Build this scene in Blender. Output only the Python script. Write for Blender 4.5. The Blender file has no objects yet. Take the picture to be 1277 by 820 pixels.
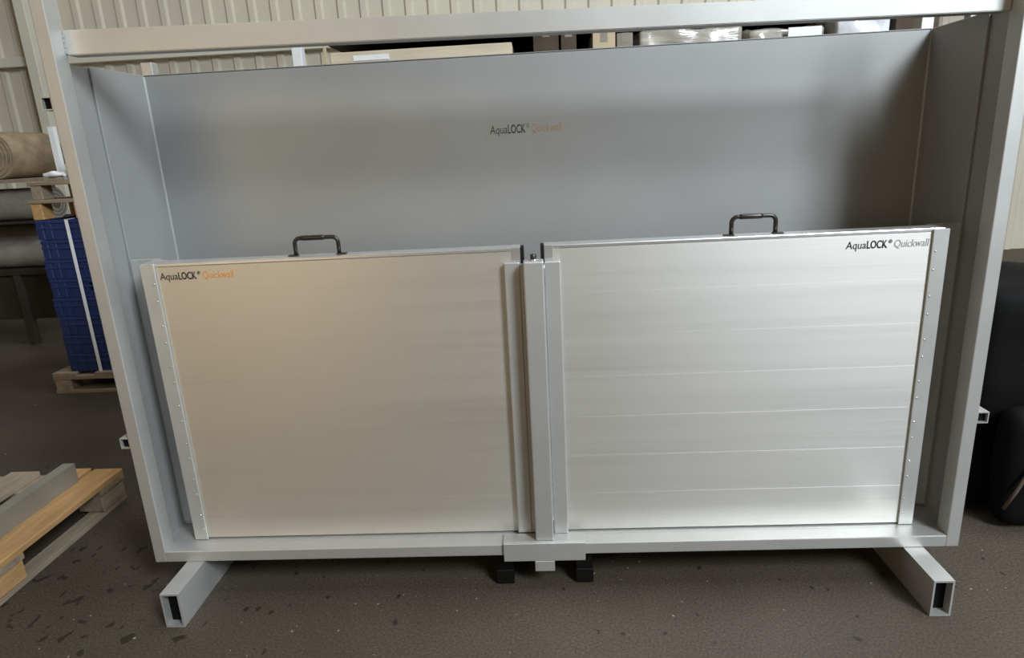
import bpy, bmesh, math, random
from mathutils import Vector, Matrix, noise as mnoise
random.seed(7)
S = bpy.context.scene
COL = S.collection

# ------------------------------------------------------------------ materials
def new_mat(name):
    m = bpy.data.materials.new(name); m.use_nodes = True
    nt = m.node_tree; nt.nodes.clear()
    out = nt.nodes.new('ShaderNodeOutputMaterial'); b = nt.nodes.new('ShaderNodeBsdfPrincipled')
    nt.links.new(b.outputs[0], out.inputs[0])
    return m, nt, b

def ramp(nt, src, p0, c0, p1, c1):
    r = nt.nodes.new('ShaderNodeValToRGB')
    r.color_ramp.elements[0].position = p0; r.color_ramp.elements[0].color = (*c0, 1)
    r.color_ramp.elements[1].position = p1; r.color_ramp.elements[1].color = (*c1, 1)
    nt.links.new(src, r.inputs[0]); return r

def noise_node(nt, scale, stretch=(1, 1, 1), detail=4, coord='Object'):
    tc = nt.nodes.new('ShaderNodeTexCoord'); mp = nt.nodes.new('ShaderNodeMapping')
    mp.inputs['Scale'].default_value = stretch
    nt.links.new(tc.outputs[coord], mp.inputs[0])
    n = nt.nodes.new('ShaderNodeTexNoise'); n.inputs['Scale'].default_value = scale
    n.inputs['Detail'].default_value = detail
    nt.links.new(mp.outputs[0], n.inputs['Vector']); return n

def mat(name, col, rough=.5, metal=0., var=.12, scale=6, stretch=(1, 1, 1), bump=0., bscale=None, coat=0.):
    m, nt, b = new_mat(name)
    n = noise_node(nt, scale, stretch)
    r = ramp(nt, n.outputs[0], .3, tuple(c*(1-var) for c in col), .7, tuple(min(1, c*(1+var)) for c in col))
    nt.links.new(r.outputs[0], b.inputs['Base Color'])
    b.inputs['Roughness'].default_value = rough; b.inputs['Metallic'].default_value = metal
    b.inputs['Coat Weight'].default_value = coat
    if bump:
        n2 = noise_node(nt, bscale or scale*4, stretch)
        bp = nt.nodes.new('ShaderNodeBump'); bp.inputs['Strength'].default_value = bump
        bp.inputs['Distance'].default_value = .01
        nt.links.new(n2.outputs[0], bp.inputs['Height']); nt.links.new(bp.outputs[0], b.inputs['Normal'])
    return m

def brushed(name, col, rough, aniso):
    m, nt, b = new_mat(name)
    n = noise_node(nt, 1.0, (.8, 1, 260), 4)
    big = noise_node(nt, 1.0, (.7, 1, 18), 3)
    mx = nt.nodes.new('ShaderNodeMath'); mx.operation = 'ADD'
    nt.links.new(n.outputs[0], mx.inputs[0]); nt.links.new(big.outputs[0], mx.inputs[1])
    r = ramp(nt, mx.outputs[0], .7, tuple(c*.97 for c in col), 1.3, tuple(min(1, c*1.03) for c in col))
    nt.links.new(r.outputs[0], b.inputs['Base Color'])
    mr = nt.nodes.new('ShaderNodeMapRange'); mr.inputs['From Min'].default_value = .7; mr.inputs['From Max'].default_value = 1.3
    mr.inputs['To Min'].default_value = rough-.02; mr.inputs['To Max'].default_value = rough+.02
    nt.links.new(mx.outputs[0], mr.inputs[0]); nt.links.new(mr.outputs[0], b.inputs['Roughness'])
    b.inputs['Metallic'].default_value = .92
    b.inputs['Anisotropic'].default_value = aniso; b.inputs['Anisotropic Rotation'].default_value = .25
    tg = nt.nodes.new('ShaderNodeTangent'); tg.direction_type = 'UV_MAP'; tg.uv_map = 'UVMap'
    nt.links.new(tg.outputs[0], b.inputs['Tangent'])
    return m

M = {}
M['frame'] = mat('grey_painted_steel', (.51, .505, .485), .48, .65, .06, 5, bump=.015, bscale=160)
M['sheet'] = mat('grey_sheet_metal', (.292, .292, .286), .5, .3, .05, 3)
M['alu'] = brushed('brushed_aluminium', (.72, .70, .66), .50, .42)
M['alu_edge'] = mat('aluminium_edge', (.82, .82, .81), .3, .85, .04, 8)
M['guide'] = mat('dull_aluminium', (.56, .56, .54), .42, .6, .06, 10)
M['rivet'] = mat('rivet_steel', (.75, .75, .74), .25, .9, .03, 10)
M['rubber'] = mat('black_rubber', (.012, .011, .010), .7, 0, .1)
M['handle'] = mat('black_handle_plastic', (.020, .015, .011), .32, 0, .1)
M['blacksteel'] = mat('black_painted_steel', (.005, .0045, .004), .55, 0, .1)
M['bolt'] = mat('dark_bolt_steel', (.09, .075, .06), .4, .8, .1)
M['ink'] = mat('black_ink', (.02, .018, .016), .5, 0, .05)
M['ink_grey'] = mat('grey_ink', (.33, .33, .33), .5, 0, .05)
M['ink_orange'] = mat('orange_ink', (.62, .27, .06), .5, 0, .05)
M['ink_pale'] = mat('faded_orange_ink', (.30, .18, .075), .5, 0, .05)
M['sticker'] = mat('faded_sticker', (.297, .295, .28), .5, .3, .03)
M['wood'] = mat('pale_pine', (.44, .255, .105), .75, 0, .18, 5, (8, 1, 8), .2)
M['woodgrey'] = mat('weathered_pine', (.26, .205, .145), .8, 0, .2, 5, (8, 1, 8), .2)
M['woodx'] = mat('weathered_pine_boards', (.25, .19, .125), .8, 0, .2, 5, (1, 8, 8), .2)
M['crate'] = mat('blue_crate_plastic', (.016, .029, .105), .42, 0, .12, 8)
M['white'] = mat('white_plastic', (.72, .73, .74), .45, 0, .05)
M['whitepaint'] = mat('white_painted_steel', (.72, .73, .74), .45, 0, .04)
M['steel'] = mat('grey_steel_profile', (.34, .32, .28), .45, .5, .08, 6)
M['dark'] = mat('dark_brown_paint', (.035, .028, .022), .6, 0, .2)
M['rack'] = mat('dark_rack_steel', (.05, .04, .032), .6, .1, .2)
M['rollgrey'] = mat('grey_roll_wrap', (.20, .18, .155), .6, 0, .25, 7)
M['rollbrown'] = mat('brown_roll_paper', (.25, .185, .115), .7, 0, .35, 9)
M['carton'] = mat('tan_carton', (.47, .38, .25), .75, 0, .1, 4)
M['cartongrey'] = mat('grey_brown_carton', (.23, .20, .16), .75, 0, .15, 6)
M['cartondark'] = mat('dark_brown_carton', (.075, .055, .04), .7, 0, .2, 6)
M['foam'] = mat('beige_board', (.52, .45, .33), .7, 0, .12, 3, (1, 1, 8))
M['film'] = mat('stretch_film', (.36, .33, .28), .22, .0, .35, 3, (1, 1, 5), .6, 9, .5)
M['filmwhite'] = mat('white_stretch_film', (.72, .74, .76), .2, 0, .12, 7, (1, 1, 1), .6, 14, .5)
M['blackfilm'] = mat('black_film', (.0022, .002, .0019), .75, 0, .2, 5, (1, 1, 1), .15, 12)
M['browntrim'] = mat('brown_trim', (.09, .065, .045), .6, 0, .1)

def wall_mat(name, col):
    return mat(name, col, .6, 0, .05, 1.5)
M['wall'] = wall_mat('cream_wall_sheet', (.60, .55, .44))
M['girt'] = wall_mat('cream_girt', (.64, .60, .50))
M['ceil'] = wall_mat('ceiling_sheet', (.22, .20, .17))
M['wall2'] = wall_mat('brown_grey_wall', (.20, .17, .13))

def floor_mat():
    m, nt, b = new_mat('stained_concrete'); b.inputs['Specular IOR Level'].default_value = .35
    base = noise_node(nt, 1.1, detail=6)
    r = ramp(nt, base.outputs[0], .32, (.045, .033, .023), .70, (.076, .060, .044))
    fine = noise_node(nt, 150, detail=4)
    r2 = ramp(nt, fine.outputs[0], .35, (.62, .62, .62), .72, (1.35, 1.35, 1.35))
    mx = nt.nodes.new('ShaderNodeMix'); mx.data_type = 'RGBA'; mx.blend_type = 'MULTIPLY'; mx.inputs[0].default_value = 1
    nt.links.new(r.outputs[0], mx.inputs[6]); nt.links.new(r2.outputs[0], mx.inputs[7])
    spot = noise_node(nt, 23, (1.15, .8, 1), 1)
    tc = nt.nodes.new('ShaderNodeTexCoord'); dn = nt.nodes.new('ShaderNodeVectorMath'); dn.operation = 'DISTANCE'
    dn.inputs[1].default_value = (-1.45, .05, 0); nt.links.new(tc.outputs['Object'], dn.inputs[0])
    mr = nt.nodes.new('ShaderNodeMapRange'); mr.inputs['From Min'].default_value = .15; mr.inputs['From Max'].default_value = .9
    mr.inputs['To Min'].default_value = .025; mr.inputs['To Max'].default_value = -.07
    nt.links.new(dn.outputs['Value'], mr.inputs[0])
    ad = nt.nodes.new('ShaderNodeMath'); ad.operation = 'ADD'
    nt.links.new(spot.outputs[0], ad.inputs[0]); nt.links.new(mr.outputs[0], ad.inputs[1])
    r3 = ramp(nt, ad.outputs[0], .655, (1, 1, 1), .69, (.34, .33, .32))
    mx2 = nt.nodes.new('ShaderNodeMix'); mx2.data_type = 'RGBA'; mx2.blend_type = 'MULTIPLY'; mx2.inputs[0].default_value = 1
    nt.links.new(mx.outputs[2], mx2.inputs[6]); nt.links.new(r3.outputs[0], mx2.inputs[7])
    spk = noise_node(nt, 55, detail=1)
    r4 = ramp(nt, spk.outputs[0], .765, (0, 0, 0), .79, (1, 1, 1))
    mx3 = nt.nodes.new('ShaderNodeMix'); mx3.data_type = 'RGBA'
    nt.links.new(r4.outputs[0], mx3.inputs[0]); nt.links.new(mx2.outputs[2], mx3.inputs[6]); mx3.inputs[7].default_value = (.26, .24, .21, 1)
    nt.links.new(mx3.outputs[2], b.inputs['Base Color'])
    b.inputs['Roughness'].default_value = .62
    bp = nt.nodes.new('ShaderNodeBump'); bp.inputs['Strength'].default_value = .25; bp.inputs['Distance'].default_value = .004
    nt.links.new(fine.outputs[0], bp.inputs['Height']); nt.links.new(bp.outputs[0], b.inputs['Normal'])
    return m
M['floor'] = floor_mat()

for k in ('rubber', 'blacksteel', 'blackfilm', 'dark', 'rack', 'cartondark'):
    for nd in M[k].node_tree.nodes:
        if nd.type == 'BSDF_PRINCIPLED': nd.inputs['Specular IOR Level'].default_value = .14

# ------------------------------------------------------------------ mesh builder
class MB:
    def __init__(s): s.bm = bmesh.new()
    def box(s, x0, x1, y0, y1, z0, z1, bev=0., seg=1, mi=0):
        V = [s.bm.verts.new((x, y, z)) for x in (x0, x1) for y in (y0, y1) for z in (z0, z1)]
        F = [s.bm.faces.new([V[i] for i in q]) for q in ((0,1,3,2),(4,6,7,5),(0,4,5,1),(2,3,7,6),(0,2,6,4),(1,5,7,3))]
        for f in F: f.material_index = mi
        if bev:
            E = list({e for f in F for e in f.edges})
            bmesh.ops.bevel(s.bm, geom=E, offset=bev, segments=seg, profile=.5, affect='EDGES')
        return s
    def rtube(s, ax, a0, a1, u0, u1, v0, v1, th):
        # hollow rectangular section running along an axis (x, y or z)
        def P(a, u, v): return {'x': (a, u, v), 'y': (u, a, v), 'z': (u, v, a)}[ax]
        rings = []
        for a in (a0, a1):
            o = [s.bm.verts.new(P(a, u, v)) for u, v in ((u0, v0), (u1, v0), (u1, v1), (u0, v1))]
            i = [s.bm.verts.new(P(a, u, v)) for u, v in ((u0+th, v0+th), (u1-th, v0+th), (u1-th, v1-th), (u0+th, v1-th))]
            rings.append((o, i))
        fs = []
        for k in range(4):
            j = (k+1) % 4
            fs.append(s.bm.faces.new((rings[0][0][k], rings[0][0][j], rings[1][0][j], rings[1][0][k])))
            fs.append(s.bm.faces.new((rings[0][1][k], rings[1][1][k], rings[1][1][j], rings[0][1][j])))
            for o, i in rings: fs.append(s.bm.faces.new((o[k], i[k], i[j], o[j])))
        return s
    def tube(s, pts, r, seg=10, caps=True):
        pts = [Vector(p) for p in pts]; rings = []; up = None
        for i, p in enumerate(pts):
            d = (pts[min(i+1, len(pts)-1)]-pts[max(i-1, 0)]).normalized()
            if up is None: up = d.orthogonal().normalized()
            u = (up-d*up.dot(d)).normalized(); up = u; w = d.cross(u)
            rr = r[i] if isinstance(r, (list, tuple)) else r
            rings.append([s.bm.verts.new(p+(u*math.cos(2*math.pi*k/seg)+w*math.sin(2*math.pi*k/seg))*rr) for k in range(seg)])
        for a, b in zip(rings, rings[1:]):
            for k in range(seg):
                f = s.bm.faces.new((a[k], a[(k+1) % seg], b[(k+1) % seg], b[k])); f.smooth = True
        if caps:
            s.bm.faces.new(rings[0][::-1]); s.bm.faces.new(rings[-1])
        return s
    def ball(s, c, r, sc=(1, 1, 1), sub=2):
        m = Matrix.Translation(c) @ Matrix.Diagonal((*[r*k for k in sc], 1))
        g = bmesh.ops.create_icosphere(s.bm, subdivisions=sub, radius=1, matrix=m)
        for v in g['verts']:
            for f in v.link_faces: f.smooth = True
        return s
    def poly(s, pts, ax, a0, a1):
        # prism: outline pts in the plane normal to ax, extruded a0..a1
        def P(a, u, v): return {'x': (a, u, v), 'y': (u, a, v), 'z': (u, v, a)}[ax]
        A = [s.bm.verts.new(P(a0, *p)) for p in pts]; B = [s.bm.verts.new(P(a1, *p)) for p in pts]
        n = len(pts)
        for k in range(n): s.bm.faces.new((A[k], A[(k+1) % n], B[(k+1) % n], B[k]))
        s.bm.faces.new(A[::-1]); s.bm.faces.new(B); return s
    def lump(s, x0, x1, y0, y1, z0, z1, rnd=.04, amp=.01, freq=6, cuts=10, seed=0):
        # rounded, crumpled box
        b = bmesh.new(); bmesh.ops.create_cube(b, size=2)
        bmesh.ops.subdivide_edges(b, edges=b.edges[:], cuts=cuts, use_grid_fill=True)
        c = Vector(((x0+x1)/2, (y0+y1)/2, (z0+z1)/2)); h = Vector(((x1-x0)/2, (y1-y0)/2, (z1-z0)/2))
        for v in b.verts:
            p = Vector([v.co[i]*h[i] for i in range(3)])
            q = Vector([max(-(h[i]-rnd), min(h[i]-rnd, p[i])) for i in range(3)])
            d = p-q
            if d.length > 1e-9: p = q+d.normalized()*rnd
            nrm = d.normalized() if d.length > 1e-9 else Vector((0, 0, 0))
            w = p+c
            k = mnoise.noise(w*freq+Vector((seed, 0, 0)))*amp - amp*.6
            p = p+nrm*k
            v.co = p+c
            if v.co.z < z0+.002: v.co.z = z0
        me = bpy.data.meshes.new('t'); b.to_mesh(me); b.free()
        n0 = len(s.bm.faces); s.bm.from_mesh(me); bpy.data.meshes.remove(me)
        for f in list(s.bm.faces)[n0:]: f.smooth = True
        return s
    def build(s, name, mats, parent=None, loc=None, local=False):
        bmesh.ops.recalc_face_normals(s.bm, faces=s.bm.faces[:])
        if not local:
            if parent is not None:
                r = parent
                while r.parent: r = r.parent
                off = r.location
            else: off = Vector(loc or (0, 0, 0))
            bmesh.ops.translate(s.bm, verts=s.bm.verts[:], vec=-Vector(off))
        uv = s.bm.loops.layers.uv.new('UVMap')
        for f in s.bm.faces:
            n = f.normal
            for l in f.loops:
                c = l.vert.co
                l[uv].uv = (c.x, c.z) if abs(n.y) > .5 else ((c.x, c.y) if abs(n.z) > .5 else (c.y, c.z))
        me = bpy.data.meshes.new(name); s.bm.to_mesh(me); s.bm.free()
        for m in (mats if isinstance(mats, list) else [mats]): me.materials.append(m)
        o = bpy.data.objects.new(name, me); COL.objects.link(o)
        if parent is not None: o.parent = parent
        elif loc is not None: o.location = loc
        return o

def tag(o, label=None, cat=None, group=None, kind=None):
    if label: o['label'] = label
    if cat: o['category'] = cat
    if group: o['group'] = group
    if kind: o['kind'] = kind
    return o
def thing(name, label, cat, loc, group=None, rz=0.):
    o = bpy.data.objects.new(name, None); COL.objects.link(o); o.location = loc; o.rotation_euler = (0, 0, rz)
    o.empty_display_size = .1
    return tag(o, label, cat, group)
def struct(name, mb, m, label=None):
    o = mb.build(name, m, None, (0, 0, 0)); o['kind'] = 'structure'
    return o
def copy_tree(o, parent=None):
    c = o.copy(); COL.objects.link(c); c.parent = parent
    for ch in list(o.children): copy_tree(ch, c)
    return c

def text_mesh(txt, x, z, width, height, y, bold=0., shear=0., ext=.0004):
    """lettering on a wall facing the viewer's side (-y), left edge x, baseline z"""
    cu = bpy.data.curves.new('t', 'FONT'); cu.body = txt; cu.size = 1; cu.offset = bold; cu.shear = shear; cu.extrude = 0
    cu.resolution_u = 3
    ob = bpy.data.objects.new('t', cu); COL.objects.link(ob)
    bpy.context.view_layer.update()
    me = bpy.data.meshes.new_from_object(ob.evaluated_get(bpy.context.evaluated_depsgraph_get()))
    bpy.data.objects.remove(ob); bpy.data.curves.remove(cu)
    xs = [v.co.x for v in me.vertices]; x0, x1 = min(xs), max(xs)
    k = width/(x1-x0)
    for v in me.vertices:
        v.co = Vector((x+(v.co.x-x0)*k, y, z+v.co.y*height/.70))
    return me

def logo(x0, z0, width, h, y, parent, m_dark, m_word):
    mb = MB(); first = True
    for txt, a, b, dz, hh, bold, sh, mi in (('Aqua', 0, .245, 0, 1, 0, .08, 0), ('LOCK', .255, .50, 0, 1, .02, 0, 0),
                                 ('\u00ae', .515, .555, .55, .5, 0, 0, 0), ('Quickwall', .585, 1.0, 0, 1, 0, .15, 1)):
        me = text_mesh(txt, x0+a*width, z0+dz*h, (b-a)*width, h*hh, y, bold, sh)
        n0 = len(mb.bm.faces); mb.bm.from_mesh(me); bpy.data.meshes.remove(me)
        mb.bm.faces.ensure_lookup_table()
        for f in mb.bm.faces[n0:]: f.material_index = mi
    g = bmesh.ops.extrude_face_region(mb.bm, geom=mb.bm.faces[:])
    bmesh.ops.translate(mb.bm, verts=[e for e in g['geom'] if isinstance(e, bmesh.types.BMVert)], vec=(0, .0006, 0))
    return mb.build('logo', [m_dark, m_word], parent)

# ------------------------------------------------------------------ hall
XL, XR, YF, YB, ZC = -7.0, 7.0, -4.8, 5.3, 8.4
struct('floor', MB().box(XL-.2, XR+.2, YF-.2, YB+.2, -.1, 0), M['floor'])
mb = MB()                                     # profiled sheet wall, ribs as real folds
x = XL; prof = []
while x < XR:
    prof += [(x, YB), (x+.13, YB), (x+.15, YB-.024), (x+.205, YB-.024)]; x += .225
prof = prof + [(XR, YB), (XR, YB+.15), (XL, YB+.15)]
mb.poly(prof, 'z', 0, ZC)
struct('wall_back', mb, M['wall'])
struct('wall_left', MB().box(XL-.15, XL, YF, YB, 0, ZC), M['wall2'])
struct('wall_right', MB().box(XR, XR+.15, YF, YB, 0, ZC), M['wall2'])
WX0, WX1, WZ0, WZ1 = 3.1, 5.1, 3.9, 6.8
DX0, DX1, DZ1 = 2.6, 5.6, 3.6               # glazed gate below it       # high window in the front wall
mb = MB()
mb.box(XL, DX0, YF-.15, YF, 0, ZC).box(DX1, XR, YF-.15, YF, 0, ZC).box(DX0, WX0, YF-.15, YF, DZ1, ZC).box(WX1, DX1, YF-.15, YF, DZ1, ZC)
mb.box(WX0, WX1, YF-.15, YF, DZ1, WZ0).box(WX0, WX1, YF-.15, YF, WZ1, ZC)
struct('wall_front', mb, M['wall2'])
mb = MB()
for a in (WX0, (WX0+WX1)/2-.03, WX1-.06): mb.box(a, a+.06, YF-.1, YF-.03, WZ0, WZ1)
for a in (WZ0, (WZ0+WZ1)/2-.03, WZ1-.06): mb.box(WX0, WX1, YF-.1, YF-.03, a, a+.06)
struct('window_1', mb, M['whitepaint'])
mb = MB()
for k in range(5): mb.box(DX0+k*(DX1-DX0-.08)/4, DX0+k*(DX1-DX0-.08)/4+.08, YF-.1, YF-.03, 0, DZ1)
for a in (0, .9, DZ1-.1): mb.box(DX0, DX1, YF-.1, YF-.03, a, a+.1)
struct('door_1', mb, M['whitepaint'])
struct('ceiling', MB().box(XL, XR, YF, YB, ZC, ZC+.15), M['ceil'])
o = struct('trim_1', MB().box(XL, XR, YB-.11, YB-.035, 2.33, 2.42, .004), M['girt'])
o = struct('trim_2', MB().box(-4.99, -4.885, YB-.30, YB-.112, 0, ZC, .004), M['girt'])

# ------------------------------------------------------------------ the tank
T = .0365
tank = thing('flood_test_tank', 'large grey steel display tank with welded front frame standing on box section feet', 'tank', (0, .2, 0))
for s in (-1, 1):
    a, b = sorted((s*1.2, s*(1.2-T)))
    MB().box(a, b, 0, .051, .111, 1.74, .0025, 2).build('upright', M['frame'], tank)
    MB().box(a, b, .43, .466, .111, 1.60, .0025, 2).build('rear_upright', M['frame'], tank)
    MB().box(a, b, .051, .43, .111, .145, .002).build('side_rail', M['frame'], tank)
    a, b = sorted((s*1.2, s*1.194))
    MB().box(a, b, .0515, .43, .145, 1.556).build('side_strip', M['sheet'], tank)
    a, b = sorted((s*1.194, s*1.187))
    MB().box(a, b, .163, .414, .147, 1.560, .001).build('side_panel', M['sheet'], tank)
    a, b = sorted((s*1.187, s*1.1845))
    a2, b2 = sorted((s*1.19, s*1.175))
    MB().poly([(s*1.187, .414), (s*1.187, .4095), (s*1.1825, .414)], 'z', .147, 1.556).build('corner_seam', M['sheet'], tank)
MB().box(-1.2+T, 1.2-T, 0, .051, .111, .1475, .0025, 2).build('bottom_rail', M['frame'], tank)
MB().box(-1.2+T, 1.2-T, .43, .466, .111, .1475, .002).build('rear_bottom_rail', M['frame'], tank)
MB().box(-1.2+T, 1.2-T, .43, .466, 1.50, 1.536, .002).build('rear_top_rail', M['frame'], tank)
mb = MB(); z0 = lambda x: 1.5565-.0128*x
V = []
for x in (-1.164, 1.164):
    for y in (.046, .092):
        V += [(x, y, z0(x)), (x, y, z0(x)+.0525-.007*(x/1.164))]
vs = [mb.bm.verts.new(p) for p in V]
fs = [mb.bm.faces.new([vs[i] for i in q]) for q in ((0,1,3,2),(4,6,7,5),(0,4,5,1),(2,3,7,6),(0,2,6,4),(1,5,7,3))]
bmesh.ops.bevel(mb.bm, geom=mb.bm.edges[:], offset=.002, segments=2, affect='EDGES')
mb.build('top_rail', M['frame'], tank)
# weld bead at the left end of the top rail
MB().tube([(-1.1635, .046, 1.572+.004*k) for k in range(13)], [.0028+.0007*((k*7) % 3) for k in range(13)], 6).build('weld_bead', M['sheet'], tank)
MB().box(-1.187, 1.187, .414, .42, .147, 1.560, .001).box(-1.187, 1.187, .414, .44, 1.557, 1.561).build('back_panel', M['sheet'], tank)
MB().box(-1.1635, 1.1635, .051, .43, .136, .1468).build('floor_pan', M['frame'], tank)
st = MB().box(-.135, .112, .4136, .4139, 1.312, 1.378).build('sticker', M['sticker'], tank)
logo(-.120, 1.331, .222, .0255, .4133, st, M['ink'], M['ink_pale'])
for s in (-1, 1):
    a, b = sorted((s*1.0457, s*1.1008))
    ft = MB().rtube('y', -.153, .72, a, b, 0, .1108, .0052).build('foot', M['frame'], tank)
    MB().box(a+.0052, b-.0052, -.127, -.122, .0052, .1056).build('foot_shade_plug', M['blackfilm'], ft)  # near-black plug stands in for the shade deep inside the foot
for a, b, z in ((-1.2285, -1.2, .494), (-1.2285, -1.2, 1.439), (1.2, 1.231, .495), (1.2, 1.231, 1.44)):
    MB().rtube('y', .004, .12, a, b, z, z+.033, .003).build('socket', M['frame'], tank)
    MB().box(a+.003, b-.003, .014, .018, z+.003, z+.030).build('socket_shade_plug', M['blackfilm'], tank)  # black insert painted as the dark hollow of the socket
# bracket that carries the centre post
MB().box(-.121, .1225, -.009, -.0005, .095, .1555, .0015).box(-.121, .1225, -.0005, .046, .148, .1555, .001).build('post_bracket', M['frame'], tank)
MB().box(-.0285, .0305, -.009, .03, .060, .0945, .001).build('bracket_tongue', M['frame'], tank)
for a in (-.1485, .0935):
    MB().box(a, a+.053, .014, .40, 0, .049, .002).build('skid', M['blacksteel'], tank)
    MB().box(a+.002, a+.051, .03, .39, .049, .111).build('skid_riser', M['blacksteel'], tank)
# side guides with rivets
for s in (-1, 1):
    mb = MB()
    def bx(x0, x1, *r, **k):
        a, b = sorted((s*x0, s*x1)); mb.box(a, b, *r, **k)
    bx(1.057, 1.098, .0600, .0662, .149, 1.026, bev=.001)
    bx(1.094, 1.098, .0662, .160, .149, 1.026)
    bx(1.057, 1.094, .129, .134, .149, 1.026)
    bx(1.094, 1.1868, .160, .165, .155, 1.026, bev=.001)
    g = mb.build('side_guide', M['guide'], tank)
    z = .968
    for k in range(14):
        MB().ball((s*1.0655, .0598, z), .0035, (1, .55, 1), 1).build('rivet', M['rivet'], g)
        z -= .050 if k % 2 == 0 else .072

# ------------------------------------------------------------------ centre post (lifts out)
post = thing('centre_post', 'grey upright clamping post between the two flood panels', 'post', (0, .03, .1557))
MB().box(-.0235, .0305, .004, .048, .1557, .996, .004, 2).build('post_body', M['frame'], post)
MB().box(-.077, -.0345, .0475, .0555, .1557, .9885, .003, 2).build('clamp_flange', M['frame'], post)
MB().box(.0325, .0755, .040, .0555, .1557, .9885, .003, 2).build('clamp_flange', M['frame'], post)
MB().box(-.0345, .033, .0515, .0665, .1557, .982).build('post_web', M['frame'], post)
for s in (-1, 1):
    a, b = sorted((s*.0755, s*.070))
    MB().box(a, b, .0555, .0664, .1557, .985).build('gasket_strip', M['guide'], post)
wl = MB()
random.seed(3)
zz = .2
pts = []
while zz < .985:
    pts.append((.0315+random.uniform(-.0006, .0006), .0395, zz)); zz += .012
wl.tube(pts, [random.uniform(.0012, .0026) for _ in pts], 6)
wl.build('weld_seam', M['rivet'], post)
MB().tube([(.004, .030, .996), (.004, .030, .9995)], .012, 16).build('washer', M['rivet'], post)
b = MB().tube([(.004, .030, .9995), (.004, .030, 1.012)], .0085, 6).build('clamp_bolt', M['bolt'], post)

# ------------------------------------------------------------------ flood panels
def flood_panel(x0, x1, zt, inner, label, hx0, hx1):
    p = thing('flood_barrier', label, 'flood barrier panel', ((x0+x1)/2, .095, .147), 'aluminium flood panels')
    zb = .152; n = 7; h = (zt-.011-zb)/n
    mb = MB()
    for k in range(n): mb.box(x0, x1, .067, .122, zb+k*h, zb+(k+1)*h, .00015)
    mb.build('board', M['alu'], p)
    MB().box(x0, x1, .0665, .1225, zt-.011, zt, .0025, 2).build('top_profile', M['alu_edge'], p)
    e0, e1 = sorted((inner, inner+(.024 if inner > 0 else -.024)))
    MB().box(e0, e1, .0655, .1228, zb, zt+.0004, .0012).build('end_profile', M['alu_edge'], p)
    e0, e1 = sorted((inner, inner-(.0095 if inner > 0 else -.0095)))
    MB().box(e0, e1, .067, .118, zb, zt-.001, .001).build('end_seal', M['rubber'], p)
    MB().box(x0, x1, .080, .112, .1470, zb).build('bottom_seal', M['rubber'], p)
    # bent bar handle
    r = .0058; y = .094; top = zt+.049; R = .016
    pts = [(hx0, y, zt+.002), (hx0, y, top-R)]
    for k in range(1, 7):
        a = math.pi/2*k/6; pts.append((hx0+R-R*math.cos(a), y, top-R+R*math.sin(a)))
    pts += [(hx0+R+(hx1-hx0-2*R)*t, y, top) for t in (.25, .5, .75, 1)]
    for k in range(1, 7):
        a = math.pi/2*k/6; pts.append((hx1-R+R*math.sin(a), y, top-R+R*math.cos(a)))
    pts += [(hx1, y, zt+.002)]
    hd = MB().tube(pts, r, 12).build('handle', M['handle'], p)
    gx0, gx1 = hx0+R+.004, hx1-R-.02
    MB().tube([(gx0, y, top), (gx0+.006, y, top), (gx1-.006, y, top), (gx1, y, top)], [.0062, .0074, .0074, .0062], 12).build('grip', M['handle'], hd)
    for hx, d in ((hx0, -1), (hx1, 1)):
        a, b = sorted((hx-d*.007, hx+d*.021))
        MB().box(a, b, y-.009, y+.009, zt+.0002, zt+.0035, .001).build('mounting_foot', M['handle'], hd)
    return p
pl = flood_panel(-1.090, -.032, 1.026, -.032, 'left aluminium flood panel with orange and black lettering, warm grey sheen', -.661, -.538)
pr = flood_panel(.033, 1.090, 1.029, .033, 'right aluminium flood panel, brightly lit, lettering at its top right corner', .541, .658)
logo(-1.049, .9785, .213, .0205, .0660, pl, M['ink'], M['ink_orange'])
logo(.836, .982, .215, .0205, .0660, pr, M['ink'], M['ink_grey'])

# ------------------------------------------------------------------ pallet at lower left with a steel profile on it
pal = thing('wooden_pallet', 'wooden pallet on the floor at lower left, grey steel profile lying on it', 'pallet', (-2.085, 0, 0))
PX0, PX1, PY0, PY1, PZ = -2.485, -1.685, -.6, .6, .132
for k, (a, w) in enumerate(((PX0, .12), (PX0+.16, .12), (PX0+.34, .12), (PX1-.235, .10), (PX1-.115, .115))):
    MB().box(a, a+w, PY0, PY1+(.0, .004, -.006, .008, 0)[k], PZ-.022, PZ, .002).build('deck_board', M['wood'] if k > 2 else M['woodgrey'], pal)
for y in (PY0, -.0725, PY1-.145):
    MB().box(PX0, PX1, y, y+.145, PZ-.044, PZ-.022, .001).build('stringer_board', M['woodx'], pal)
for x in (PX0, -2.157, PX1-.105):
    MB().box(x+.035, x+.098, PY0, PY1, 0, .018, .001).build('bottom_board', M['woodgrey'], pal)
    for y in (PY0, -.0725, PY1-.145):
        MB().box(x, x+.10, y+.004, y+.141, .020, PZ-.044, .003).build('block', M['wood'] if (x > -1.9 and y > -.1 and y < 0) else M['woodgrey'], pal)
tag(MB().rtube('y', -.62, .50, -1.840, -1.795, PZ+.0005, .208, .004).build('steel_profile', M['steel'], None, (-1.83, -.06, PZ)),
    'long grey steel profile lying lengthwise on the lower left pallet', 'steel profile')

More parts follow.
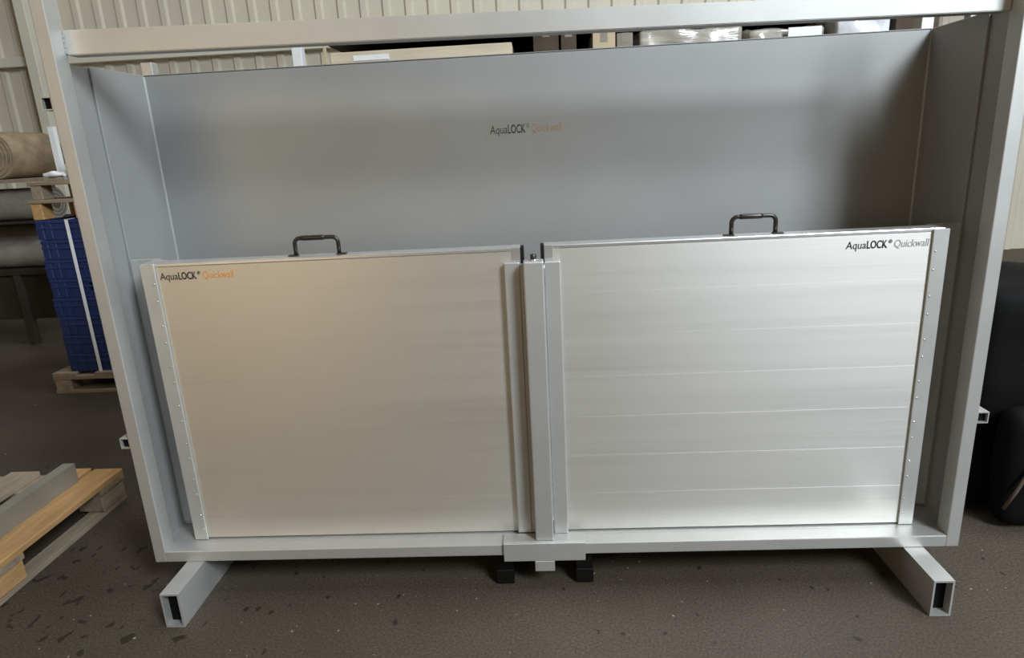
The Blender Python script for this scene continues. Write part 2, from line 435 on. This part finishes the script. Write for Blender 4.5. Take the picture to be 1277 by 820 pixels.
# ------------------------------------------------------------------ crate stack on a pallet
CX0, CX1, CY0, CY1 = -2.825, -2.225, 1.885, 2.285
cp = thing('wooden_pallet', 'weathered wooden pallet under the blue crate stack', 'pallet', (-2.5, 2.2, 0))
for k in range(5):
    MB().box(-2.925+k*.265, -2.925+k*.265+.14, 1.86, 2.66, .108, .128, .002).build('deck_board', M['woodgrey'], cp)
for y in (1.86, 2.19, 2.515):
    MB().box(-2.925, -1.725, y, y+.145, .086, .108, .001).build('stringer_board', M['woodx'], cp)
    MB().box(-2.925, -1.725, y, y+.10, 0, .02, .001).build('bottom_board', M['woodx'], cp)
    for x in (-2.92, -2.40, -1.865):
        MB().box(x, x+.10, y+.002, y+.1, .02, .086, .002).build('block', M['woodgrey'], cp)
CH = .1125
def crate_mesh(hole):
    mb = MB(); w, d, t = .60, .40, .012; h = CH-.003
    mb.box(-w/2+.004, w/2-.004, -d/2+.004, d/2-.004, 0, .008)
    if hole:
        ya, yb = -d/2+.008, -d/2+.020
        for q in ((-.294, -.070, 0, h), (.070, .294, 0, h), (-.070, .070, 0, .038), (-.070, .070, .085, h)):
            mb.box(q[0], q[1], ya, yb, q[2], q[3])
        mb.box(-.083, .083, -d/2+.001, -d/2+.008, .085, .092).box(-.083, -.075, -d/2+.001, -d/2+.008, .03, .092).box(.075, .083, -d/2+.001, -d/2+.008, .03, .092)
    else:
        mb.box(-w/2+.006, w/2-.006, -d/2+.008, -d/2+.008+t, 0, h)
        mb.box(-.07, .07, -d/2+.0025, -d/2+.0075, .074, .082)
    mb.box(-w/2+.006, w/2-.006, d/2-.008-t, d/2-.008, 0, h)
    for s in (-1, 1):
        a, b = sorted((s*(w/2-.006), s*(w/2-.006-t))); mb.box(a, b, -d/2+.01, d/2-.01, 0, h)
        for y in (-d/2+.0225, d/2-.0225):                               # corner columns
            for k in (0, 1):
                xx = s*(w/2-.02-k*.05)
                mb.box(xx-.02, xx+.02, y-.02, y+.02, .004, h, .004)
    for z in (.092, .058):                                         # rims
        mb.box(-w/2, w/2, -d/2, -d/2+.008, z, z+.012, .001).box(-w/2, w/2, d/2-.008, d/2, z, z+.012, .001)
        mb.box(-w/2, -w/2+.008, -d/2+.0082, d/2-.0082, z, z+.012, .001).box(w/2-.008, w/2, -d/2+.0082, d/2-.0082, z, z+.012, .001)
    for k in range(-3, 4):                                         # ribs
        if abs(k) < (2 if hole else 1): continue
        mb.box(k*.065-.003, k*.065+.003, -d/2+.0015, -d/2+.009, .004, .0915)
    mb.box(-w/2, w/2, -d/2, d/2, h-.006, h-.004) if False else None
    return mb
words = ['topmost', 'second from the top', 'third from the top', 'fourth from the top', 'fourth from the bottom', 'third from the bottom', 'second from the bottom', 'bottom']
labs = ['blue plastic crate, topmost of the strapped stack, under the small wooden pallets',
        'blue plastic crate, second from the top of the strapped stack',
        'blue plastic crate, third from the top of the strapped stack',
        'blue plastic crate with an open hand hole, fourth from the top of the stack',
        'blue plastic crate, fourth from the bottom of the strapped stack',
        'blue plastic crate, third from the bottom of the strapped stack',
        'blue plastic crate, second from the bottom of the strapped stack',
        'blue plastic crate, lowest of the stack, standing on the pallet']
plain = None
for k in range(8):
    z = .1285+CH*(7-k); jx = (0, .006, -.004, .003, -.006, .004, -.002, .0)[k]
    pos = ((CX0+CX1)/2+jx, (CY0+CY1)/2, z)
    if k == 3: o = crate_mesh(True).build('plastic_crate', M['crate'], None, pos, local=True)
    elif plain is None: o = plain = crate_mesh(False).build('plastic_crate', M['crate'], None, pos, local=True)
    else: o = plain.copy(); COL.objects.link(o)
    o.location = pos; tag(o, labs[k], 'crate', 'blue crates strapped on the pallet')
ct = .1285+8*CH
mb = MB()
mb.box(-2.642, -2.622, CY0-.0075, CY0-.006, .128, ct).box(-2.642, -2.622, CY1+.006, CY1+.0075, .128, ct).box(-2.642, -2.622, CY0-.0075, CY1+.0075, ct-.0025, ct-.001)
tag(mb.build('strap', M['white'], None, (-2.632, CY0, .128)), 'white strapping band around the blue crate stack', 'strap')
# two small pallets on top of the stack
def top_pallet(name_lab, z, bh, x0, y0, m_block):
    p = thing('small_pallet', name_lab, 'pallet', (x0+.3, y0+.2, z), 'small pallets on top of the crates')
    for k in range(3):
        yy = y0+k*.15
        MB().box(x0, x0+.60, yy, yy+.11, z+bh, z+bh+.02, .002).build('deck_board', M['woodx'], p)
    for x in (x0+.012, x0+.26, x0+.51):
        for yy in (y0+.005, y0+.305):
            MB().box(x, x+.06, yy, yy+.09, z, z+bh, .003).build('block', m_block, p)
    return p
top_pallet('small wooden pallet lying directly on the topmost blue crate', ct, .090, -2.838, 1.885, M['wood'])
zt2 = ct+.11
top_pallet('upper small wooden pallet carrying white wrapping, above the crate stack', zt2, .078, -2.815, 1.885, M['woodgrey'])
zt3 = zt2+.098
tag(MB().lump(-2.78, -2.62, 1.93, 2.08, zt3, zt3+.065, .03, .03, 16, 8, 4).build('plastic_bag', M['filmwhite'], None, (-2.7, 2.0, zt3)),
    'crumpled white plastic bag on the upper small pallet', 'bag')
tag(MB().box(-2.60, -2.40, 1.93, 2.10, zt3, zt3+.16, .004).build('carton', M['carton'], None, (-2.5, 2.0, zt3)),
    'tan carton beside the crumpled white bag on the small pallet', 'carton')
tag(MB().rtube('z', zt3, zt3+.30, -2.782, -2.750, 2.10, 2.13, .003).build('plastic_profile', M['white'], None, (-2.766, 2.11, zt3)),
    'white plastic profile standing upright behind the crumpled white bag', 'profile')

# ------------------------------------------------------------------ bench with shelf and rolls, far left
bench = thing('work_bench', 'dark bench with shelf boards at the far left, holding rolls', 'bench', (-4.5, 3.3, 0))
MB().box(-5.35, -3.70, 3.0, 3.7, .545, .585, .003).build('bench_top', M['dark'], bench)
MB().box(-5.30, -3.73, 3.03, 3.05, .20, .545).build('front_panel', M['dark'], bench)
for x in (-3.985, -5.25):
    for y in (3.02, 3.62): MB().box(x, x+.055, y-.02, y+.035, 0, .545, .002).build('leg', M['rack'], bench)
for x in (-3.80, -5.30): MB().box(x, x+.05, 3.60, 3.65, .585, 1.60, .002).build('post', M['rack'], bench)
MB().box(-5.35, -3.56, 3.0, 3.66, 1.225, 1.25, .002).build('shelf', M['woodgrey'], bench)
MB().box(-5.35, -3.70, 3.02, 3.66, .925, .940, .002).build('shelf', M['dark'], bench)
def roll(label, x0, x1, y, z, r, m, core=.35):
    p = thing('roll', label, 'roll', ((x0+x1)/2, y, z-r), 'rolls lying on the bench shelves')
    pts = [(x0, y, z), (x0+.006, y, z), ((x0+x1)/2, y, z), (x1-.006, y, z), (x1, y, z)]
    MB().tube(pts, [r*.96, r, r, r, r*.96], 28).build('winding', m, p)
    MB().tube([(x1-.01, y, z), (x1+.004, y, z)], r*core, 16).build('core', M['cartondark'], p)
    for k in (.55, .78):
        ring = []
        for i in range(25):
            a = 2*math.pi*i/24; ring.append((x1, y+math.cos(a)*r*k, z+math.sin(a)*r*k))
        MB().tube(ring, .003, 5, False).build('layer_edge', M['cartondark'], p)
    return p
roll('thick grey wrapped roll lying on the dark bench top', -4.7, -3.72, 3.16, .585+.105, .105, M['rollgrey'])
roll('thin grey roll resting behind the thick roll, under the middle shelf', -4.7, -3.74, 3.435, .5862+.16, .16, M['rollgrey'])
roll('mottled grey roll lying on the middle shelf of the bench', -4.8, -3.66, 3.2, .94+.12, .12, M['rollgrey'])
# big brown roll: end facing the viewer
p = thing('paper_roll', 'big brown paper roll on the top shelf at the far left', 'roll', (-3.93, 3.3, 1.25))
MB().tube([(-3.93, 3.02, 1.42), (-3.93, 3.03, 1.42), (-3.93, 3.55, 1.42), (-3.93, 3.56, 1.42)], [.165, .17, .17, .165], 36).build('winding', M['rollbrown'], p)
for k in (.86, .68, .5):
    ring = [(-3.93+math.cos(2*math.pi*i/32)*.17*k, 3.02, 1.42+math.sin(2*math.pi*i/32)*.17*k) for i in range(33)]
    MB().tube(ring, .005, 5, False).build('layer_edge', M['woodgrey'], p)

# ------------------------------------------------------------------ rack with goods behind the tank
SH = 1.70
rk = thing('storage_rack', 'dark storage rack with white post behind the tank, loaded with goods', 'rack', (.4, 2.7, 0))
for x in (-1.338, 2.36):
    MB().box(x, x+.056, 2.195, 2.255, 0, 1.985, .002).build('front_post', M['whitepaint'], rk)
    MB().box(x, x+.056, 3.25, 3.31, 0, 1.985, .002).build('rear_post', M['whitepaint'], rk)
MB().box(-1.28, 2.36, 2.24, 2.30, 1.95, 1.985, .002).build('upper_beam', M['rack'], rk)
MB().box(-1.28, 2.36, 2.30, 3.26, 1.965, 1.985).build('upper_deck', M['rack'], rk)
MB().box(-1.28, 2.36, 2.24, 2.30, SH-.10, SH-.015, .002).build('lower_beam', M['rack'], rk)
MB().box(-1.28, 2.36, 2.22, 3.26, SH-.015, SH).build('lower_deck', M['rack'], rk)
MB().box(-1.28, 2.36, 2.285, 2.30, .02, SH-.10).build('light_blocker', M['rack'], rk)  # unseen sheet, added to keep rear light from reaching under the tank
MB().box(-1.28, 2.36, 3.235, 3.25, .2, 1.965).build('shade_backing', M['rack'], rk)  # added dark panel, stands in for the shaded rack interior
SH += .0015
G = 'goods on the rack behind the tank'
tag(MB().box(-1.15, -.06, 2.24, 2.95, SH, SH+.085, .004).build('foam_board', M['foam'], None, (-.6, 2.6, SH)),
    'lower long beige board in the gap under the top rail', 'board', 'beige boards on the rack')
fb = thing('foam_board', 'upper long beige board with white tag, seen in the gap under the top rail', 'board', (-.6, 2.6, SH+.085), 'beige boards on the rack')
MB().box(-1.14, -.10, 2.25, 2.95, SH+.085, SH+.155, .004).build('board', M['foam'], fb)
MB().box(-1.005, -.80, 2.246, 2.2495, SH+.105, SH+.133).build('tag', M['white'], fb)
def carton(x0, x1, y0, y1, z1, m, label, tape=None):
    p = thing('carton', label, 'carton', ((x0+x1)/2, (y0+y1)/2, SH), G)
    MB().box(x0, x1, y0, y1, SH, z1, .003).build('box_body', m, p)
    mx = (x0+x1)/2
    MB().box(mx-.02, mx+.02, y0-.0012, y1+.001, z1-.05, z1+.001).build('tape', tape or M['cartongrey'], p)
    return p
carton(.02, .165, 2.27, 2.6, 1.925, M['cartondark'], 'dark brown carton on the rack, left of the black gap')
carton(.175, .262, 2.25, 2.6, 1.915, M['cartondark'], 'narrow dark brown carton just left of the black gap')
carton(.352, .478, 2.25, 2.6, 1.878, M['carton'], 'pale tan carton on the rack above the middle of the tank')
carton(.486, .575, 2.25, 2.6, 1.868, M['cartongrey'], 'grey brown carton right of the pale tan carton')
carton(2.00, 2.23, 2.25, 2.6, 1.943, M['cartondark'], 'dark brown carton at the right end of the rack')
tag(MB().lump(.59, 1.20, 2.24, 2.75, SH, 1.90, .05, .03, 7, 14, 2).build('wrapped_bundle', M['film'], None, (.9, 2.5, SH)),
    'beige bundle in creased clear film, right of the grey brown carton', 'bundle', 'film wrapped bundles')
fb = thing('wrapped_bundle', 'grey film wrapped bundle with a white tag, left of the white bundle', 'bundle', (1.4, 2.5, SH), 'film wrapped bundles')
MB().lump(1.19, 1.66, 2.25, 2.75, SH, 1.875, .05, .03, 8, 14, 9).build('film', M['film'], fb)
MB().box(1.42, 1.60, 2.236, 2.242, 1.795, 1.842).build('tag', M['white'], fb)
tag(MB().lump(1.672, 1.995, 2.24, 2.75, SH, 1.93, .05, .035, 9, 14, 5).build('wrapped_bundle', M['filmwhite'], None, (1.8, 2.5, SH)),
    'shiny white film wrapped bundle near the right end of the rack', 'bundle', 'film wrapped bundles')
tag(MB().lump(-1.2, 2.2, 2.96, 3.22, SH, 1.945, .06, .02, 5, 16, 1).build('wrapped_bundle', M['blackfilm'], None, (.5, 3.1, SH)),  # added black filler for the shadow behind the goods, hides the lit wall
    'long black mass added as shade at the back of the rack shelf', 'bundle', 'film wrapped bundles')
tag(MB().box(-1.168, -1.152, 2.225, 2.24, SH, 1.92, .001).build('batten', M['carton'], None, (-1.16, 2.23, SH)),
    'thin pale batten standing at the left end of the beige boards', 'batten')

# ------------------------------------------------------------------ black bundle at the right edge
bb = thing('black_bundle', 'black wrapped bundle standing on the floor right of the tank', 'bundle', (1.62, .42, 0))
MB().lump(1.415, 2.0, .33, .85, 0, .80, .07, .03, 4, 14, 3).build('body', M['blackfilm'], bb)
pts = []
MB().lump(1.47, 1.72, .22, .34, 0, .42, .055, .01, 5, 10, 6).build('front_roll', M['blackfilm'], bb)
MB().tube([(1.478, .225, .09), (1.50, .212, .16), (1.54, .212, .26), (1.58, .22, .36)], .006, 6).build('edge_band', M['browntrim'], bb)

# ------------------------------------------------------------------ light
def area(name, loc, target, sx, sy, power, col):
    l = bpy.data.lights.new(name, 'AREA'); l.shape = 'RECTANGLE'; l.size = sx; l.size_y = sy; l.energy = power; l.color = col
    o = bpy.data.objects.new(name, l); COL.objects.link(o); o.location = loc
    o.rotation_euler = (Vector(target)-Vector(loc)).to_track_quat('-Z', 'Y').to_euler(); return o
area('window_daylight', ((WX0+WX1)/2, YF+.05, (WZ0+WZ1)/2), (.4, .2, .9), 1.9, 2.7, 1850, (.84, .93, 1.0))
area('gate_daylight', ((DX0+DX1)/2, YF+.05, 2.3), (.8, .2, .9), 2.8, 2.6, 50, (.88, .95, 1.0))
area('roof_skylight', (3.6, .7, ZC-.05), (3.6, .7, 0), 4.4, 2.2, 800, (.90, .96, 1.0))
area('warm_fill', (-2.6, -4.3, 1.75), (-.6, 0, .8), 2.2, 2.2, 84, (1.0, .76, .46))  # added warm fill without a fitting, tints the left panel
area('rear_skylight', (-3.5, 3.6, ZC-.05), (-3.5, 4.0, 0), 4.0, 1.2, 110, (1.0, .95, .84))
w = bpy.data.worlds.new('World'); S.world = w; w.use_nodes = True
w.node_tree.nodes['Background'].inputs[0].default_value = (.75, .85, 1, 1)
w.node_tree.nodes['Background'].inputs[1].default_value = 1.0

# ------------------------------------------------------------------ camera
pi_, ya, ro, fpx = .272, -.0538, .0526, 810.63
F = Vector((math.sin(ya)*math.cos(pi_), math.cos(ya)*math.cos(pi_), -math.sin(pi_)))
R = Vector((math.cos(ya), -math.sin(ya), 0)); U = R.cross(F)
c, s = math.cos(ro), math.sin(ro)
R2 = c*R-s*U; U2 = s*R+c*U
cd = bpy.data.cameras.new('camera'); cd.sensor_width = 36; cd.lens = fpx*36/1277; cd.clip_start = .02
co = bpy.data.objects.new('camera', cd); COL.objects.link(co)
co.matrix_world = Matrix(((R2.x, U2.x, -F.x, .0299), (R2.y, U2.y, -F.y, -1.6936), (R2.z, U2.z, -F.z, 1.2886), (0, 0, 0, 1)))
S.camera = co
S.view_settings.view_transform = 'Standard'; S.view_settings.look = 'None'
S.view_settings.gamma = 1; S.view_settings.use_curve_mapping = False
S.view_settings.exposure = -1.02
